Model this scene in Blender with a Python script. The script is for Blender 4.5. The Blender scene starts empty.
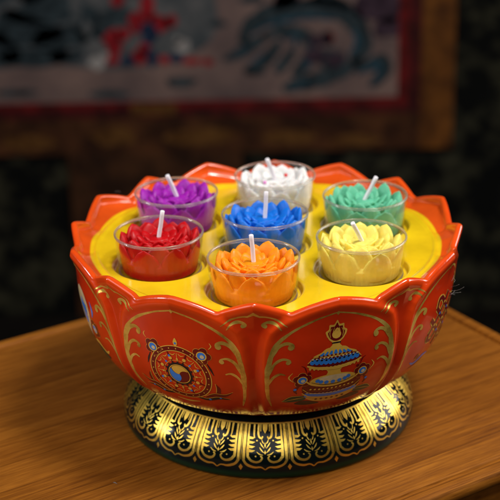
import bpy, math, random
import numpy as np
from mathutils import Vector, Matrix
from mathutils.geometry import delaunay_2d_cdt

random.seed(4)
rng = np.random.default_rng(4)
S = 0.01                      # everything below is written in centimetres
scene = bpy.context.scene
col = scene.collection

# ------------------------------------------------------------------ helpers
def empty(name, loc=(0,0,0), rotz=0.0):
    o = bpy.data.objects.new(name, None)
    o.empty_display_size = .02
    o.location = [c*S for c in loc]; o.rotation_euler = (0,0,rotz)
    col.objects.link(o)
    return o
def tag(o, label=None, cat=None, group=None, kind=None):
    for k, v in (('label',label),('category',cat),('group',group),('kind',kind)):
        if v: o[k] = v
    return o

class MB:
    """collects vertices (cm), faces, per face material slots, optional vertex normals and colours"""
    def __init__(self):
        self.v=[]; self.n=[]; self.c=[]; self.f=[]; self.m=[]; self.nv=0
    def add(self, verts, faces, mat=0, normals=None, colors=None):
        verts=np.asarray(verts,float).reshape(-1,3)
        self.v.append(verts)
        self.n.append(np.zeros_like(verts) if normals is None else np.asarray(normals,float).reshape(-1,3))
        self.c.append(np.ones((len(verts),3))*.5 if colors is None else np.asarray(colors,float).reshape(-1,3))
        k=self.nv
        self.f += [tuple(i+k for i in f) for f in faces]
        self.m += ([mat]*len(faces) if np.isscalar(mat) else list(mat))
        self.nv += len(verts)
    def build(self, name, mats, parent=None, smooth=True, custom=False, colors=False, flat_angle=None):
        V=np.vstack(self.v)*S
        me=bpy.data.meshes.new(name)
        me.from_pydata(V.tolist(), [], self.f)
        for m in mats: me.materials.append(m)
        me.polygons.foreach_set('material_index', np.array(self.m, dtype=np.int32))
        me.polygons.foreach_set('use_smooth', [smooth]*len(me.polygons))
        if colors:
            a=me.attributes.new('paint','FLOAT_COLOR','POINT')
            C=np.ones((len(V),4)); C[:,:3]=np.vstack(self.c)
            a.data.foreach_set('color', C.astype(np.float32).ravel())
        me.update()
        if custom:
            N=np.vstack(self.n)
            me.normals_split_custom_set_from_vertices([tuple(x) for x in N])
        elif flat_angle is not None:
            me.set_sharp_from_angle(angle=math.radians(flat_angle))
        o=bpy.data.objects.new(name, me)
        col.objects.link(o)
        if parent: o.parent=parent
        return o

def lathe(profile, n=96, closed_ends=False):
    P=np.array(profile,float); t=np.linspace(0,2*np.pi,n,endpoint=False)
    V=np.stack([P[:,0][:,None]*np.sin(t), -P[:,0][:,None]*np.cos(t), np.repeat(P[:,1][:,None],n,1)],-1).reshape(-1,3)
    F=[]
    for i in range(len(P)-1):
        for j in range(n):
            k=(j+1)%n
            F.append((i*n+j, i*n+k, (i+1)*n+k, (i+1)*n+j))
    if P[0,0]<.03: F.append(tuple(reversed(range(n))))
    if P[-1,0]<.03: F.append(tuple((len(P)-1)*n+j for j in range(n)))
    return V,F
def tube(pts, rad, n=8):
    P=np.array(pts,float); R=np.broadcast_to(np.asarray(rad,float),(len(P),))
    T=np.gradient(P,axis=0); T/=np.linalg.norm(T,axis=1)[:,None]
    V=[];F=[]
    ref=np.array([.3,.9,.2])
    for p,t,r in zip(P,T,R):
        u=np.cross(t,ref); u/=np.linalg.norm(u); w=np.cross(t,u)
        for k in range(n):
            a=2*np.pi*k/n; V.append(p+r*(np.cos(a)*u+np.sin(a)*w))
    m=len(P)
    for i in range(m-1):
        for k in range(n):
            l=(k+1)%n; F.append((i*n+k,i*n+l,(i+1)*n+l,(i+1)*n+k))
    F.append(tuple(reversed(range(n)))); F.append(tuple((m-1)*n+k for k in range(n)))
    return V,F
def box(x0,x1,y0,y1,z0,z1):
    V=[(x,y,z) for z in (z0,z1) for y in (y0,y1) for x in (x0,x1)]
    F=[(0,2,3,1),(4,5,7,6),(0,1,5,4),(2,6,7,3),(0,4,6,2),(1,3,7,5)]
    return V,F

# ------------------------------------------------------------------ materials
def new_mat(name):
    m=bpy.data.materials.new(name); m.use_nodes=True
    nt=m.node_tree; nt.nodes.clear()
    out=nt.nodes.new('ShaderNodeOutputMaterial')
    return m,nt,out
def N(nt,t,**kw):
    n=nt.nodes.new(t)
    for k,v in kw.items():
        if k.startswith('_'): setattr(n,k[1:],v)
        else: n.inputs[k.replace('__',' ')].default_value=v
    return n
def principled(nt,out,color=(.5,.5,.5),rough=.4,**kw):
    p=nt.nodes.new('ShaderNodeBsdfPrincipled')
    p.inputs['Base Color'].default_value=(*color,1); p.inputs['Roughness'].default_value=rough
    for k,v in kw.items(): p.inputs[k].default_value=v
    nt.links.new(p.outputs[0],out.inputs[0])
    return p
def obj_noise(nt,scale,detail=3,rough=.5,vec=None,stretch=None):
    tc=nt.nodes.new('ShaderNodeTexCoord')
    src=tc.outputs['Object']
    if stretch:
        mp=nt.nodes.new('ShaderNodeMapping'); mp.inputs['Scale'].default_value=stretch
        nt.links.new(src,mp.inputs[0]); src=mp.outputs[0]
    n=nt.nodes.new('ShaderNodeTexNoise')
    n.inputs['Scale'].default_value=scale; n.inputs['Detail'].default_value=detail; n.inputs['Roughness'].default_value=rough
    nt.links.new(src,n.inputs['Vector'])
    return n
def ramp(nt,fac,stops):
    r=nt.nodes.new('ShaderNodeValToRGB'); e=r.color_ramp.elements
    while len(e)<len(stops): e.new(.5)
    for el,(p,c) in zip(e,stops): el.position=p; el.color=(*c,1) if len(c)==3 else c
    nt.links.new(fac,r.inputs[0]); return r
def bump(nt,p,height,strength,dist):
    b=nt.nodes.new('ShaderNodeBump'); b.inputs['Strength'].default_value=strength; b.inputs['Distance'].default_value=dist
    nt.links.new(height,b.inputs['Height']); nt.links.new(b.outputs[0],p.inputs['Normal']); return b
def mix_rgb(nt,a,b,fac,mode='MULTIPLY'):
    m=nt.nodes.new('ShaderNodeMix'); m.data_type='RGBA'; m.blend_type=mode
    if hasattr(fac,'links'): nt.links.new(fac,m.inputs[0])
    else: m.inputs[0].default_value=fac
    for s,i in ((a,6),(b,7)):
        if hasattr(s,'links'): nt.links.new(s,m.inputs[i])
        else: m.inputs[i].default_value=(*s,1)
    return m.outputs[2]

def glaze_mat():
    m,nt,out=new_mat('glazed_ceramic')
    p=principled(nt,out,rough=.2)
    p.inputs['Coat Weight'].default_value=.5; p.inputs['Coat Roughness'].default_value=.05
    p.inputs['Specular IOR Level'].default_value=.36
    at=nt.nodes.new('ShaderNodeAttribute'); at.attribute_name='paint'
    n=obj_noise(nt,60,4,.6)
    r=ramp(nt,n.outputs[0],[(.3,(.82,.80,.78)),(.7,(1,1,1))])
    nt.links.new(mix_rgb(nt,at.outputs['Color'],r.outputs[0],1.0),p.inputs['Base Color'])
    n2=obj_noise(nt,55,2,.5)
    bump(nt,p,n2.outputs[0],.25,.0012)
    n3=obj_noise(nt,220,5,.7)
    rr=ramp(nt,n3.outputs[0],[(.35,(.12,)*3),(.75,(.3,)*3)])
    nt.links.new(rr.outputs[0],p.inputs['Roughness'])
    return m
def paint_mat(name,c,rough=.3,metal=0.0,coat=.3,var=.25):
    m,nt,out=new_mat(name)
    p=principled(nt,out,c,rough)
    p.inputs['Metallic'].default_value=metal; p.inputs['Coat Weight'].default_value=coat; p.inputs['Coat Roughness'].default_value=.1
    n=obj_noise(nt,260,4,.65)
    r=ramp(nt,n.outputs[0],[(.3,tuple(x*(1-var) for x in c)),(.7,c)])
    nt.links.new(r.outputs[0],p.inputs['Base Color'])
    bump(nt,p,n.outputs[0],.15,.0004)
    return m
GLAZE=glaze_mat()
def gold_line():
    m,nt,out=new_mat('dull_gold_line')
    p=principled(nt,out,(.7,.45,.1),.3); p.inputs['Metallic'].default_value=.55
    n=obj_noise(nt,95,4,.65)
    r=ramp(nt,n.outputs[0],[(.32,(.36,.18,.025)),(.5,(.74,.47,.08)),(.7,(.98,.70,.16))])
    nt.links.new(r.outputs[0],p.inputs['Base Color'])
    n2=obj_noise(nt,500,3,.6); bump(nt,p,n2.outputs[0],.3,.0003)
    return m
GOLDLINE=gold_line()
GOLDPAINT=paint_mat('gold_paint',(.80,.46,.06),.4,.1,.3,.15)
MAROON=paint_mat('maroon_paint',(.16,.004,.006),.3)
BLUE=paint_mat('blue_paint',(.03,.22,.72),.3)
NAVY=paint_mat('dark_outline_paint',(.012,.008,.012),.35)
DKGREEN=paint_mat('dark_green_paint',(.012,.05,.02),.35)
CREAM=paint_mat('pale_paint',(.72,.55,.30),.35)
PAINTS=[GLAZE,GOLDLINE,GOLDPAINT,MAROON,BLUE,NAVY,DKGREEN,CREAM]

def gold_leaf():
    m,nt,out=new_mat('gold_leaf')
    p=principled(nt,out,(.83,.53,.13),.22); p.inputs['Metallic'].default_value=1.0
    n=obj_noise(nt,140,5,.65)
    r=ramp(nt,n.outputs[0],[(.28,(.46,.26,.03)),(.5,(.82,.54,.09)),(.8,(.95,.68,.14))])
    nt.links.new(r.outputs[0],p.inputs['Base Color'])
    rr=ramp(nt,n.outputs[0],[(.3,(.46,)*3),(.7,(.30,)*3)])
    nt.links.new(rr.outputs[0],p.inputs['Roughness'])
    n2=obj_noise(nt,420,3,.6); bump(nt,p,n2.outputs[0],.3,.0003)
    return m
def foot_enamel():
    m,nt,out=new_mat('black_green_enamel')
    p=principled(nt,out,(.004,.012,.008),.12)
    p.inputs['Specular IOR Level'].default_value=.20
    p.inputs['Coat Weight'].default_value=.0; p.inputs['Coat Roughness'].default_value=.05
    tc=nt.nodes.new('ShaderNodeTexCoord'); sp=nt.nodes.new('ShaderNodeSeparateXYZ')
    nt.links.new(tc.outputs['Object'],sp.inputs[0])
    mr=nt.nodes.new('ShaderNodeMapRange'); mr.inputs['From Min'].default_value=.0028; mr.inputs['From Max'].default_value=.0048
    nt.links.new(sp.outputs['Z'],mr.inputs['Value'])
    r=ramp(nt,mr.outputs[0],[(0,(.006,.022,.009)),(1,(.003,.006,.006))])
    nt.links.new(r.outputs[0],p.inputs['Base Color'])
    n2=obj_noise(nt,60,2,.5); bump(nt,p,n2.outputs[0],.2,.001)
    return m
GOLDLEAF=gold_leaf(); ENAMEL=foot_enamel()

def wax(name,c,sub=.55):
    m,nt,out=new_mat(name)
    p=principled(nt,out,c,.40); p.inputs['Specular IOR Level'].default_value=.25
    p.inputs['Subsurface Weight'].default_value=sub
    p.inputs['Subsurface Radius'].default_value=(1,.6,.4)
    p.inputs['Subsurface Scale'].default_value=.0028
    n=obj_noise(nt,180,4,.6)
    r=ramp(nt,n.outputs[0],[(.3,tuple(x*.82 for x in c)),(.7,c)])
    nt.links.new(r.outputs[0],p.inputs['Base Color'])
    bump(nt,p,n.outputs[0],.25,.0006)
    return m
def clear_plastic():
    m,nt,out=new_mat('clear_plastic')
    tr=N(nt,'ShaderNodeBsdfTransparent'); tr.inputs[0].default_value=(.975,.975,.97,1)
    gl=N(nt,'ShaderNodeBsdfGlossy'); gl.inputs['Roughness'].default_value=.06; gl.inputs[0].default_value=(1,1,1,1)
    # thin wall: reflectance rises towards grazing angles, the same from both sides
    lw=N(nt,'ShaderNodeLayerWeight'); lw.inputs['Blend'].default_value=.5
    n=obj_noise(nt,70,2,.5)
    b=nt.nodes.new('ShaderNodeBump'); b.inputs['Strength'].default_value=.2; b.inputs['Distance'].default_value=.001
    nt.links.new(n.outputs[0],b.inputs['Height'])
    nt.links.new(b.outputs[0],gl.inputs['Normal']); nt.links.new(b.outputs[0],lw.inputs['Normal'])
    pw=N(nt,'ShaderNodeMath',_operation='POWER'); pw.inputs[1].default_value=4.5; nt.links.new(lw.outputs['Facing'],pw.inputs[0])
    fr=N(nt,'ShaderNodeMath',_operation='MULTIPLY_ADD'); fr.inputs[1].default_value=.6; fr.inputs[2].default_value=.02; nt.links.new(pw.outputs[0],fr.inputs[0])
    mx=N(nt,'ShaderNodeMixShader')
    nt.links.new(fr.outputs[0],mx.inputs[0]); nt.links.new(tr.outputs[0],mx.inputs[1]); nt.links.new(gl.outputs[0],mx.inputs[2])
    nt.links.new(mx.outputs[0],out.inputs[0])
    return m
def rim_plastic():
    m,nt,out=new_mat('clear_plastic_rim')
    tr=N(nt,'ShaderNodeBsdfTransparent'); tr.inputs[0].default_value=(.9,.89,.87,1)
    p=nt.nodes.new('ShaderNodeBsdfPrincipled')
    p.inputs['Base Color'].default_value=(.9,.88,.85,1); p.inputs['Roughness'].default_value=.12; p.inputs['Transmission Weight'].default_value=.85
    mx=N(nt,'ShaderNodeMixShader',Fac=.55)
    nt.links.new(tr.outputs[0],mx.inputs[1]); nt.links.new(p.outputs[0],mx.inputs[2]); nt.links.new(mx.outputs[0],out.inputs[0])
    return m
CLEAR=clear_plastic(); RIM=rim_plastic()
WICKM=paint_mat('wick_white',(.80,.76,.80),.45,0,0,.1)

def bamboo():
    m,nt,out=new_mat('bamboo')
    p=principled(nt,out,(.3,.12,.03),.42)
    p.inputs['Specular IOR Level'].default_value=.12
    # laminated strips along local x: a random tone per strip, long fibres inside each
    tc=nt.nodes.new('ShaderNodeTexCoord'); sp=nt.nodes.new('ShaderNodeSeparateXYZ'); nt.links.new(tc.outputs['Object'],sp.inputs[0])
    def math_(op,a,b=None):
        n=nt.nodes.new('ShaderNodeMath'); n.operation=op
        for i,s in enumerate((a,b)):
            if s is None: continue
            if hasattr(s,'links'): nt.links.new(s,n.inputs[i])
            else: n.inputs[i].default_value=s
        return n.outputs[0]
    strip=math_('FLOOR',math_('MULTIPLY',sp.outputs['Y'],1/.021))
    wn=nt.nodes.new('ShaderNodeTexWhiteNoise'); wn.noise_dimensions='1D'; nt.links.new(strip,wn.inputs['W'])
    fib=obj_noise(nt,1,3,.65,stretch=(60,2000,300))
    fib2=obj_noise(nt,1,3,.6,stretch=(24,760,90))
    fib3=obj_noise(nt,1,3,.5,stretch=(6,150,20))
    blot=obj_noise(nt,16,3,.55,stretch=(.6,1.3,1))
    f=math_('ADD',math_('MULTIPLY',fib.outputs[0],.40),math_('MULTIPLY',fib2.outputs[0],.42))
    f=math_('ADD',f,math_('MULTIPLY',fib3.outputs[0],.18))
    f=math_('ADD',f,math_('MULTIPLY',math_('SUBTRACT',wn.outputs['Value'],.5),.06))
    f=math_('ADD',f,math_('MULTIPLY',math_('SUBTRACT',blot.outputs[0],.5),.16))
    r=ramp(nt,f,[(.36,(.110,.031,.0030)),(.46,(.190,.060,.0060)),(.54,(.252,.085,.0090)),(.66,(.345,.126,.015))])
    dash=obj_noise(nt,1,1,.5,stretch=(75,3200,300))
    dr_=ramp(nt,dash.outputs[0],[(.28,(.62,.56,.5)),(.40,(1,1,1)),(.64,(1,1,1)),(.74,(1.18,1.2,1.25))])
    base=mix_rgb(nt,r.outputs[0],dr_.outputs[0],1.0)
    sf=math_('FRACT',math_('MULTIPLY',sp.outputs['Y'],1/.021))
    sd=math_('ABSOLUTE',math_('SUBTRACT',sf,.5))
    sr=ramp(nt,sd,[(.478,(1,1,1)),(.494,(.55,.5,.46))])
    base=mix_rgb(nt,base,sr.outputs[0],1.0)
    nt.links.new(base,p.inputs['Base Color'])
    bump(nt,p,dash.outputs[0],.35,.0005)
    rr=ramp(nt,fib2.outputs[0],[(.3,(.55,)*3),(.7,(.36,)*3)]); nt.links.new(rr.outputs[0],p.inputs['Roughness'])
    return m
BAMBOO=bamboo()
def cloth(name,c0,c1,scale=30,rough=.9,lo=.35,hi=.65,stretch=None,detail=4):
    m,nt,out=new_mat(name)
    p=principled(nt,out,c1,rough); p.inputs['Specular IOR Level'].default_value=.15
    n=obj_noise(nt,scale,detail,.6,stretch=stretch)
    r=ramp(nt,n.outputs[0],[(lo,c0),(hi,c1)])
    nt.links.new(r.outputs[0],p.inputs['Base Color'])
    n2=obj_noise(nt,900,2,.5); bump(nt,p,n2.outputs[0],.3,.0008)
    return m

# ------------------------------------------------------------------ the bowl surface
# ---- bowl shell as a function of angle and arc length (centimetres) ----
PROF = [(5.0,2.42),(5.4,2.50),(5.85,2.66),(6.42,2.96),(7.05,3.40),(7.65,4.05),(8.15,4.85),(8.5,5.8),(8.72,6.9),(8.84,8.0),(8.93,8.9),(9.02,9.6),(9.1,10.2)]
def catmull(pts, n):
    P = np.array(pts, float)
    P = np.vstack([2*P[0]-P[1], P, 2*P[-1]-P[-2]])
    out = []
    for i in range(1, len(P)-2):
        t = np.linspace(0,1,n,endpoint=False)[:,None]
        p0,p1,p2,p3 = P[i-1],P[i],P[i+1],P[i+2]
        out.append(.5*((2*p1)+(-p0+p2)*t+(2*p0-5*p1+4*p2-p3)*t*t+(-p0+3*p1-3*p2+p3)*t**3))
    out.append(P[-2][None])
    return np.vstack(out)
_pc = catmull(PROF, 24)
_pb = np.concatenate([[0], np.cumsum(np.hypot(*np.diff(_pc,axis=0).T))])
_tan = np.gradient(_pc, _pb, axis=0); _tan /= np.linalg.norm(_tan,axis=1)[:,None]
BTIP = float(np.interp(9.5, _pc[:,1], _pb))
def prof_r(b): return np.interp(b,_pb,_pc[:,0])
def prof_z(b): return np.interp(b,_pb,_pc[:,1])
def prof_n(b):
    tr,tz = np.interp(b,_pb,_tan[:,0]), np.interp(b,_pb,_tan[:,1])
    return tz, -tr            # outward normal (radial, z)
OFFSET = -26.0               # azimuth of the first outer petal, degrees from the front
# boundary of an outer petal: angle from its axis (deg) -> arc length dropped below the tip
ARCH_A = np.array([0,1.5,4,8,12,15,17,18.5,19.5,20.2,20.7,21.0,21.1])
ARCH_D = np.array([0,.055,.165,.38,.64,.87,1.05,1.28,1.6,2.05,2.8,4.2,9.0])

def sstep(a,b,x):
    t=np.clip((x-a)/(b-a),0,1); return t*t*(3-2*t)
_aa=np.linspace(0,21.1,500); _ad=np.interp(_aa,ARCH_A,ARCH_D)
_k=np.exp(-np.linspace(-2.2,2.2,41)**2); _k/=_k.sum()
def arch_drop(phi): return np.interp(np.abs(phi),_aa,_ad,right=12)
def rim_drop(phi):
    q=np.abs(phi)
    inner=.05+.72*np.clip((22.5-q)/11.25,0,3)**1.12
    d=np.minimum(arch_drop(q),inner)
    return d
def bmax_of(phi): return BTIP-rim_drop(phi)
# table of distance to the outer petal boundary
_ta=np.linspace(0,22.5,226); _tb=np.linspace(0,BTIP+.3,300)
_bx=np.radians(_aa)*8.0; _by=BTIP-_ad
_ss=np.concatenate([[0],np.cumsum(np.hypot(np.diff(_bx),np.diff(_by)))])
_sx=np.interp(np.linspace(0,_ss[-1],900),_ss,_bx); _sy=np.interp(np.linspace(0,_ss[-1],900),_ss,_by)
_TD=np.zeros((226,300))
for i,a in enumerate(_ta):
    x=np.radians(a)*8.0
    d=np.sqrt(((_sx[None]-x)**2+(_sy[None]-_tb[:,None])**2).min(1))
    inside=_tb < BTIP-arch_drop(a)
    _TD[i]=np.where(inside,d,-d)
def arch_dist(phi,b):
    u=np.clip(np.abs(phi)/22.5*225,0,224.999); v=np.clip(b/(BTIP+.3)*299,0,298.999)
    i=u.astype(int); j=v.astype(int); fu=u-i; fv=v-j
    return (_TD[i,j]*(1-fu)*(1-fv)+_TD[i+1,j]*fu*(1-fv)+_TD[i,j+1]*(1-fu)*fv+_TD[i+1,j+1]*fu*fv)
def relief(phi,b):
    phi=np.asarray(phi,float); b=np.asarray(b,float)
    d=arch_dist(phi,b); dr=bmax_of(phi)-b
    ins=sstep(-.26,.12,d)
    o=-.13*(1-ins)
    o=o+ins*(.06*np.exp(-((d-.16)/.22)**2)+.07*sstep(.4,1.8,d))
    o=o+(1-ins)*(.06*np.exp(-((dr-.14)/.22)**2))
    q=np.abs(phi); tipness=1-np.minimum(q,22.5-q)/11.25
    o=o+.22*tipness**1.3*sstep(BTIP-1.6,BTIP,b)
    return o*sstep(1.0,3.0,b)
def local_phi(theta_deg):
    """angle to the nearest outer petal axis, and that petal's index"""
    t=(np.asarray(theta_deg,float)-OFFSET)
    k=np.round(t/45.0); return t-45*k, k.astype(int)%8
def shell(theta_deg,b,h=0.0):
    theta_deg,b=np.broadcast_arrays(np.asarray(theta_deg,float),np.asarray(b,float))
    phi,_=local_phi(theta_deg); o=relief(phi,b)+h
    nr,nz=prof_n(b); r=prof_r(b)+o*nr; z=prof_z(b)+o*nz
    t=np.radians(theta_deg)
    return np.stack([r*np.sin(t),-r*np.cos(t),z],-1)
def shell_normal(theta_deg,b):
    e=.02
    pa=shell(theta_deg+e*6,b)-shell(theta_deg-e*6,b); pb=shell(theta_deg,b+e)-shell(theta_deg,b-e)
    n=np.cross(pa,pb); return n/np.linalg.norm(n,axis=-1,keepdims=True)

# ------------------------------------------------------------------ painting on curved surfaces
def smooth_path(pts,step=.05,closed=False):
    P=np.array(pts,float)
    if len(P)==2:
        n=max(2,int(np.linalg.norm(P[1]-P[0])/step)+1); return P[0]+(P[1]-P[0])*np.linspace(0,1,n)[:,None]
    if closed: P=np.vstack([P[-1],P,P[0],P[1]])
    else: P=np.vstack([2*P[0]-P[1],P,2*P[-1]-P[-2]])
    out=[]
    for i in range(1,len(P)-2):
        n=max(2,int(np.linalg.norm(P[i+1]-P[i])/step)); t=np.linspace(0,1,n,endpoint=False)[:,None]
        p0,p1,p2,p3=P[i-1],P[i],P[i+1],P[i+2]
        out.append(.5*((2*p1)+(-p0+p2)*t+(2*p0-5*p1+4*p2-p3)*t*t+(-p0+3*p1-3*p2+p3)*t**3))
    if not closed: out.append(P[-2][None])
    return np.vstack(out)
class Painter:
    """strokes and fills given as (across, up) in cm, laid on a surface as thin raised enamel"""
    def __init__(self,mb,to_surf,unit=.011):
        self.mb=mb; self.f=to_surf; self.u=unit; self.wob=.09
    def stroke(self,pts,w,mat,layer=1,closed=False,step=.05,raw=False):
        P=np.array(pts,float) if raw else smooth_path(pts,step,closed)
        n=len(P)
        if closed: T=np.roll(P,-1,0)-np.roll(P,1,0)
        else: T=np.gradient(P,axis=0)
        T/=np.maximum(np.linalg.norm(T,axis=1)[:,None],1e-9); Nn=np.stack([-T[:,1],T[:,0]],-1)
        s=np.linspace(0,1,n)
        W=np.interp(s,np.linspace(0,1,len(w)),w) if not np.isscalar(w) else np.full(n,float(w))
        ph=rng.uniform(0,6.28,4); ln=np.concatenate([[0],np.cumsum(np.linalg.norm(np.diff(P,axis=0),axis=1))])
        if not closed and self.wob: W=W*(1+self.wob*(np.sin(ln*4.3+ph[0])+.6*np.sin(ln*11+ph[1])))
        q=np.concatenate([P+Nn*W[:,None]/2,P,P-Nn*W[:,None]/2])
        pos,nor=self.f(q[:,0],q[:,1],self.u*layer)
        F=[]
        for i in range(n if closed else n-1):
            j=(i+1)%n
            F+= [(n+i,n+j,j,i),(2*n+i,2*n+j,n+j,n+i)]
        self.mb.add(pos,F,mat,nor)
    def fill(self,pts,mat,layer=1,grid=.13,smooth=True):
        P=smooth_path(pts,.06,True) if smooth else np.array(pts,float)
        lo,hi=P.min(0),P.max(0)
        inner=[]
        from_x=np.arange(lo[0]+grid/2,hi[0],grid); from_y=np.arange(lo[1]+grid/2,hi[1],grid)
        Q=np.roll(P,-1,0)
        for x in from_x:
            for y in from_y:
                c=((P[:,1]>y)!=(Q[:,1]>y))
                xs=(Q[c,0]-P[c,0])*(y-P[c,1])/(Q[c,1]-P[c,1])+P[c,0]
                if (xs>x).sum()%2 and np.min(np.hypot(P[:,0]-x,P[:,1]-y))>grid*.4: inner.append((x,y))
        allp=[Vector(p) for p in P]+[Vector(p) for p in inner]
        r=delaunay_2d_cdt(allp,[],[list(range(len(P)))],1,1e-5)
        V=np.array([tuple(v) for v in r[0]]); pos,nor=self.f(V[:,0],V[:,1],self.u*layer)
        F=[tuple(f) for f in r[2]]
        F=[f if np.dot(np.cross(pos[f[1]]-pos[f[0]],pos[f[2]]-pos[f[0]]),nor[f[0]])>0 else f[::-1] for f in F]
        self.mb.add(pos,F,mat,nor)
    def dot(self,c,r,mat,layer=1,ry=None):
        t=np.linspace(0,2*np.pi,20,endpoint=False)
        self.fill(np.stack([c[0]+r*np.cos(t),c[1]+(ry or r)*np.sin(t)],-1),mat,layer,grid=max(.1,r*.6),smooth=False)
    def ring(self,c,r,w,mat,layer=1,ry=None):
        t=np.linspace(0,2*np.pi,72,endpoint=False)
        self.stroke(np.stack([c[0]+r*np.cos(t),c[1]+(ry or r)*np.sin(t)],-1),w,mat,layer,closed=True,raw=True)

G,GP,MR,BL,NV,DG,CR=1,2,3,4,5,6,7
def mir(pts): return [(-x,y) for x,y in pts]

def petal_frame(p):
    side=[(2.42,3.3),(2.72,4.2),(2.86,5.2),(2.82,6.0),(2.6,6.85),(1.95,7.5),(1.0,8.0),(.35,8.24),(0,8.36)]
    for f in (lambda q:q, mir):
        p.stroke(f(side),[.04,.13,.2,.24,.22,.15,.11,.08,.07],G,1)
        # three curling leaves that branch inwards
        p.stroke(f([(2.72,6.3),(2.5,6.78),(2.15,7.0),(1.86,6.92),(1.86,6.74)]),[.06,.17,.17,.15,.12],G,2)
        p.dot(f([(1.93,6.80)])[0],.13,G,3)
        p.stroke(f([(2.8,5.4),(2.62,5.95),(2.28,6.22),(1.98,6.16),(1.95,6.02)]),[.05,.15,.15,.12,.1],G,2)
        p.dot(f([(2.02,6.05)])[0],.1,G,3)
        p.stroke(f([(2.84,4.7),(2.66,5.2),(2.36,5.45),(2.1,5.4)]),[.04,.13,.13,.06],G,2)
    p.fill([(0,8.44),(.09,8.32),(0,8.2),(-.09,8.32)],G,2,smooth=False)

def blossom(p,c,s=1.0,rot=0):
    x,y=c
    for k in range(5):
        a=rot+k*2*math.pi/5; p.dot((x+.26*s*math.cos(a),y+.26*s*math.sin(a)),.19*s,MR,3)
        p.ring((x+.26*s*math.cos(a),y+.26*s*math.sin(a)),.19*s,.025,GP,2)
    p.dot((x,y),.21*s,BL,4); p.ring((x,y),.22*s,.05*s,GP,5); p.dot((x+.03*s,y-.03*s),.1*s,CR,6)

def emblem_wheel(p):
    c=(0,5.12)
    p.ring(c,1.33,.22,MR,2); p.ring(c,1.45,.04,GP,3); p.ring(c,1.21,.035,GP,3)
    for k in range(24):
        a=2*math.pi*k/24; p.dot((c[0]+1.33*math.cos(a),c[1]+1.33*math.sin(a)),.032,GP,3)
    for k in range(8):
        a=math.radians(22.5+45*k); u=np.array([math.cos(a),math.sin(a)]); q=np.array(c)
        p.stroke([q+u*.6,q+u*.85,q+u*1.2],[.05,.1,.04],MR,3)
        p.dot(q+u*.86,.085,GP,4)
        if k%2==0: p.dot(q+u*.98,.06,BL,5)
    p.ring(c,.55,.12,NV,3)
    for k in range(16):
        a=2*math.pi*k/16; p.dot((c[0]+.63*math.cos(a),c[1]+.63*math.sin(a)),.05,NV,4)
    p.dot(c,.5,MR,5)
    t=np.linspace(0,2*np.pi,30)
    for col_,rot in ((BL,2.5),(GP,.4),(MR,4.6)):         # three swirling drops
        pts=[]
        for s in np.linspace(0,1,14): pts.append((.46*math.cos(rot+2.0*s),.46*math.sin(rot+2.0*s)))
        for s in np.linspace(0,1,8)[1:-1]: 
            r=.46*(1-s)+.0*s; pts.append((r*math.cos(rot+2.0+.9*s),r*math.sin(rot+2.0+.9*s)))
        for s in np.linspace(0,1,8): 
            r=.46*s; pts.append((r*math.cos(rot+.9*(1-s)),r*math.sin(rot+.9*(1-s))))
        P=np.array(pts[:-1])+c
        p.fill(P,col_,6,grid=.12,smooth=False)
    for sx in (-1,1):
        blossom(p,(sx*1.16,6.28),.95,1.2)
        p.stroke([(sx*1.35,5.95),(sx*1.5,5.6),(sx*1.6,5.3)],[.04,.1,.02],NV,2)
        # ribbons that trail below the wheel
        p.stroke([(sx*.55,3.78),(sx*1.0,3.72),(sx*1.5,3.9),(sx*2.0,3.82)],[.1,.24,.2,.05],NV,2)
        p.stroke([(sx*.95,3.86),(sx*1.4,4.12),(sx*1.85,4.1),(sx*2.2,4.3)],[.05,.2,.16,.03],MR,3)
        p.stroke([(sx*1.6,4.25),(sx*1.66,4.55),(sx*1.6,4.8)],[.22,.16,.02],MR,3)
    for k in range(16):
        a=2*math.pi*(k+.5)/16; p.stroke([(c[0]+1.08*math.cos(a-.13),c[1]+1.08*math.sin(a-.13)),(c[0]+1.0*math.cos(a),c[1]+1.0*math.sin(a)),(c[0]+1.08*math.cos(a+.13),c[1]+1.08*math.sin(a+.13))],[.02,.045,.02],GP,3)
    for k in range(8):
        a=math.radians(45*k); u=np.array([math.cos(a),math.sin(a)]); p.dot(np.array(c)+u*.8,.05,BL if k%2 else GP,4); p.stroke([np.array(c)+u*.66,np.array(c)+u*1.1],.025,GP,3)
    p.ring(c,.50,.035,GP,7); p.ring(c,.72,.02,GP,3)
    p.fill([(0,6.98),(.1,6.78),(.05,6.6),(-.05,6.6),(-.1,6.78)],GP,4); p.dot((0,6.72),.05,BL,6)
    for sx in (-1,1):
        p.stroke([(sx*.55,3.86),(sx*1.0,3.82),(sx*1.5,3.99),(sx*2.05,3.86)],[.02,.035,.03,.02],GP,4)
        p.stroke([(sx*.95,3.98),(sx*1.4,4.22),(sx*1.85,4.19),(sx*2.25,4.36)],[.02,.03,.03,.02],GP,4)
        p.stroke([(sx*1.52,4.28),(sx*1.58,4.58),(sx*1.58,4.85)],[.03,.03,.02],GP,4)
        p.dot((sx*1.12,3.76),.06,BL,5); p.dot((sx*1.62,3.92),.05,BL,5)
        p.stroke([(sx*1.5,6.65),(sx*1.62,6.8),(sx*1.55,6.95)],[.02,.05,.02],GP,2)
    p.stroke([(-.55,3.42),(0,3.32),(.55,3.42)],[.05,.14,.05],GP,2)

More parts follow.
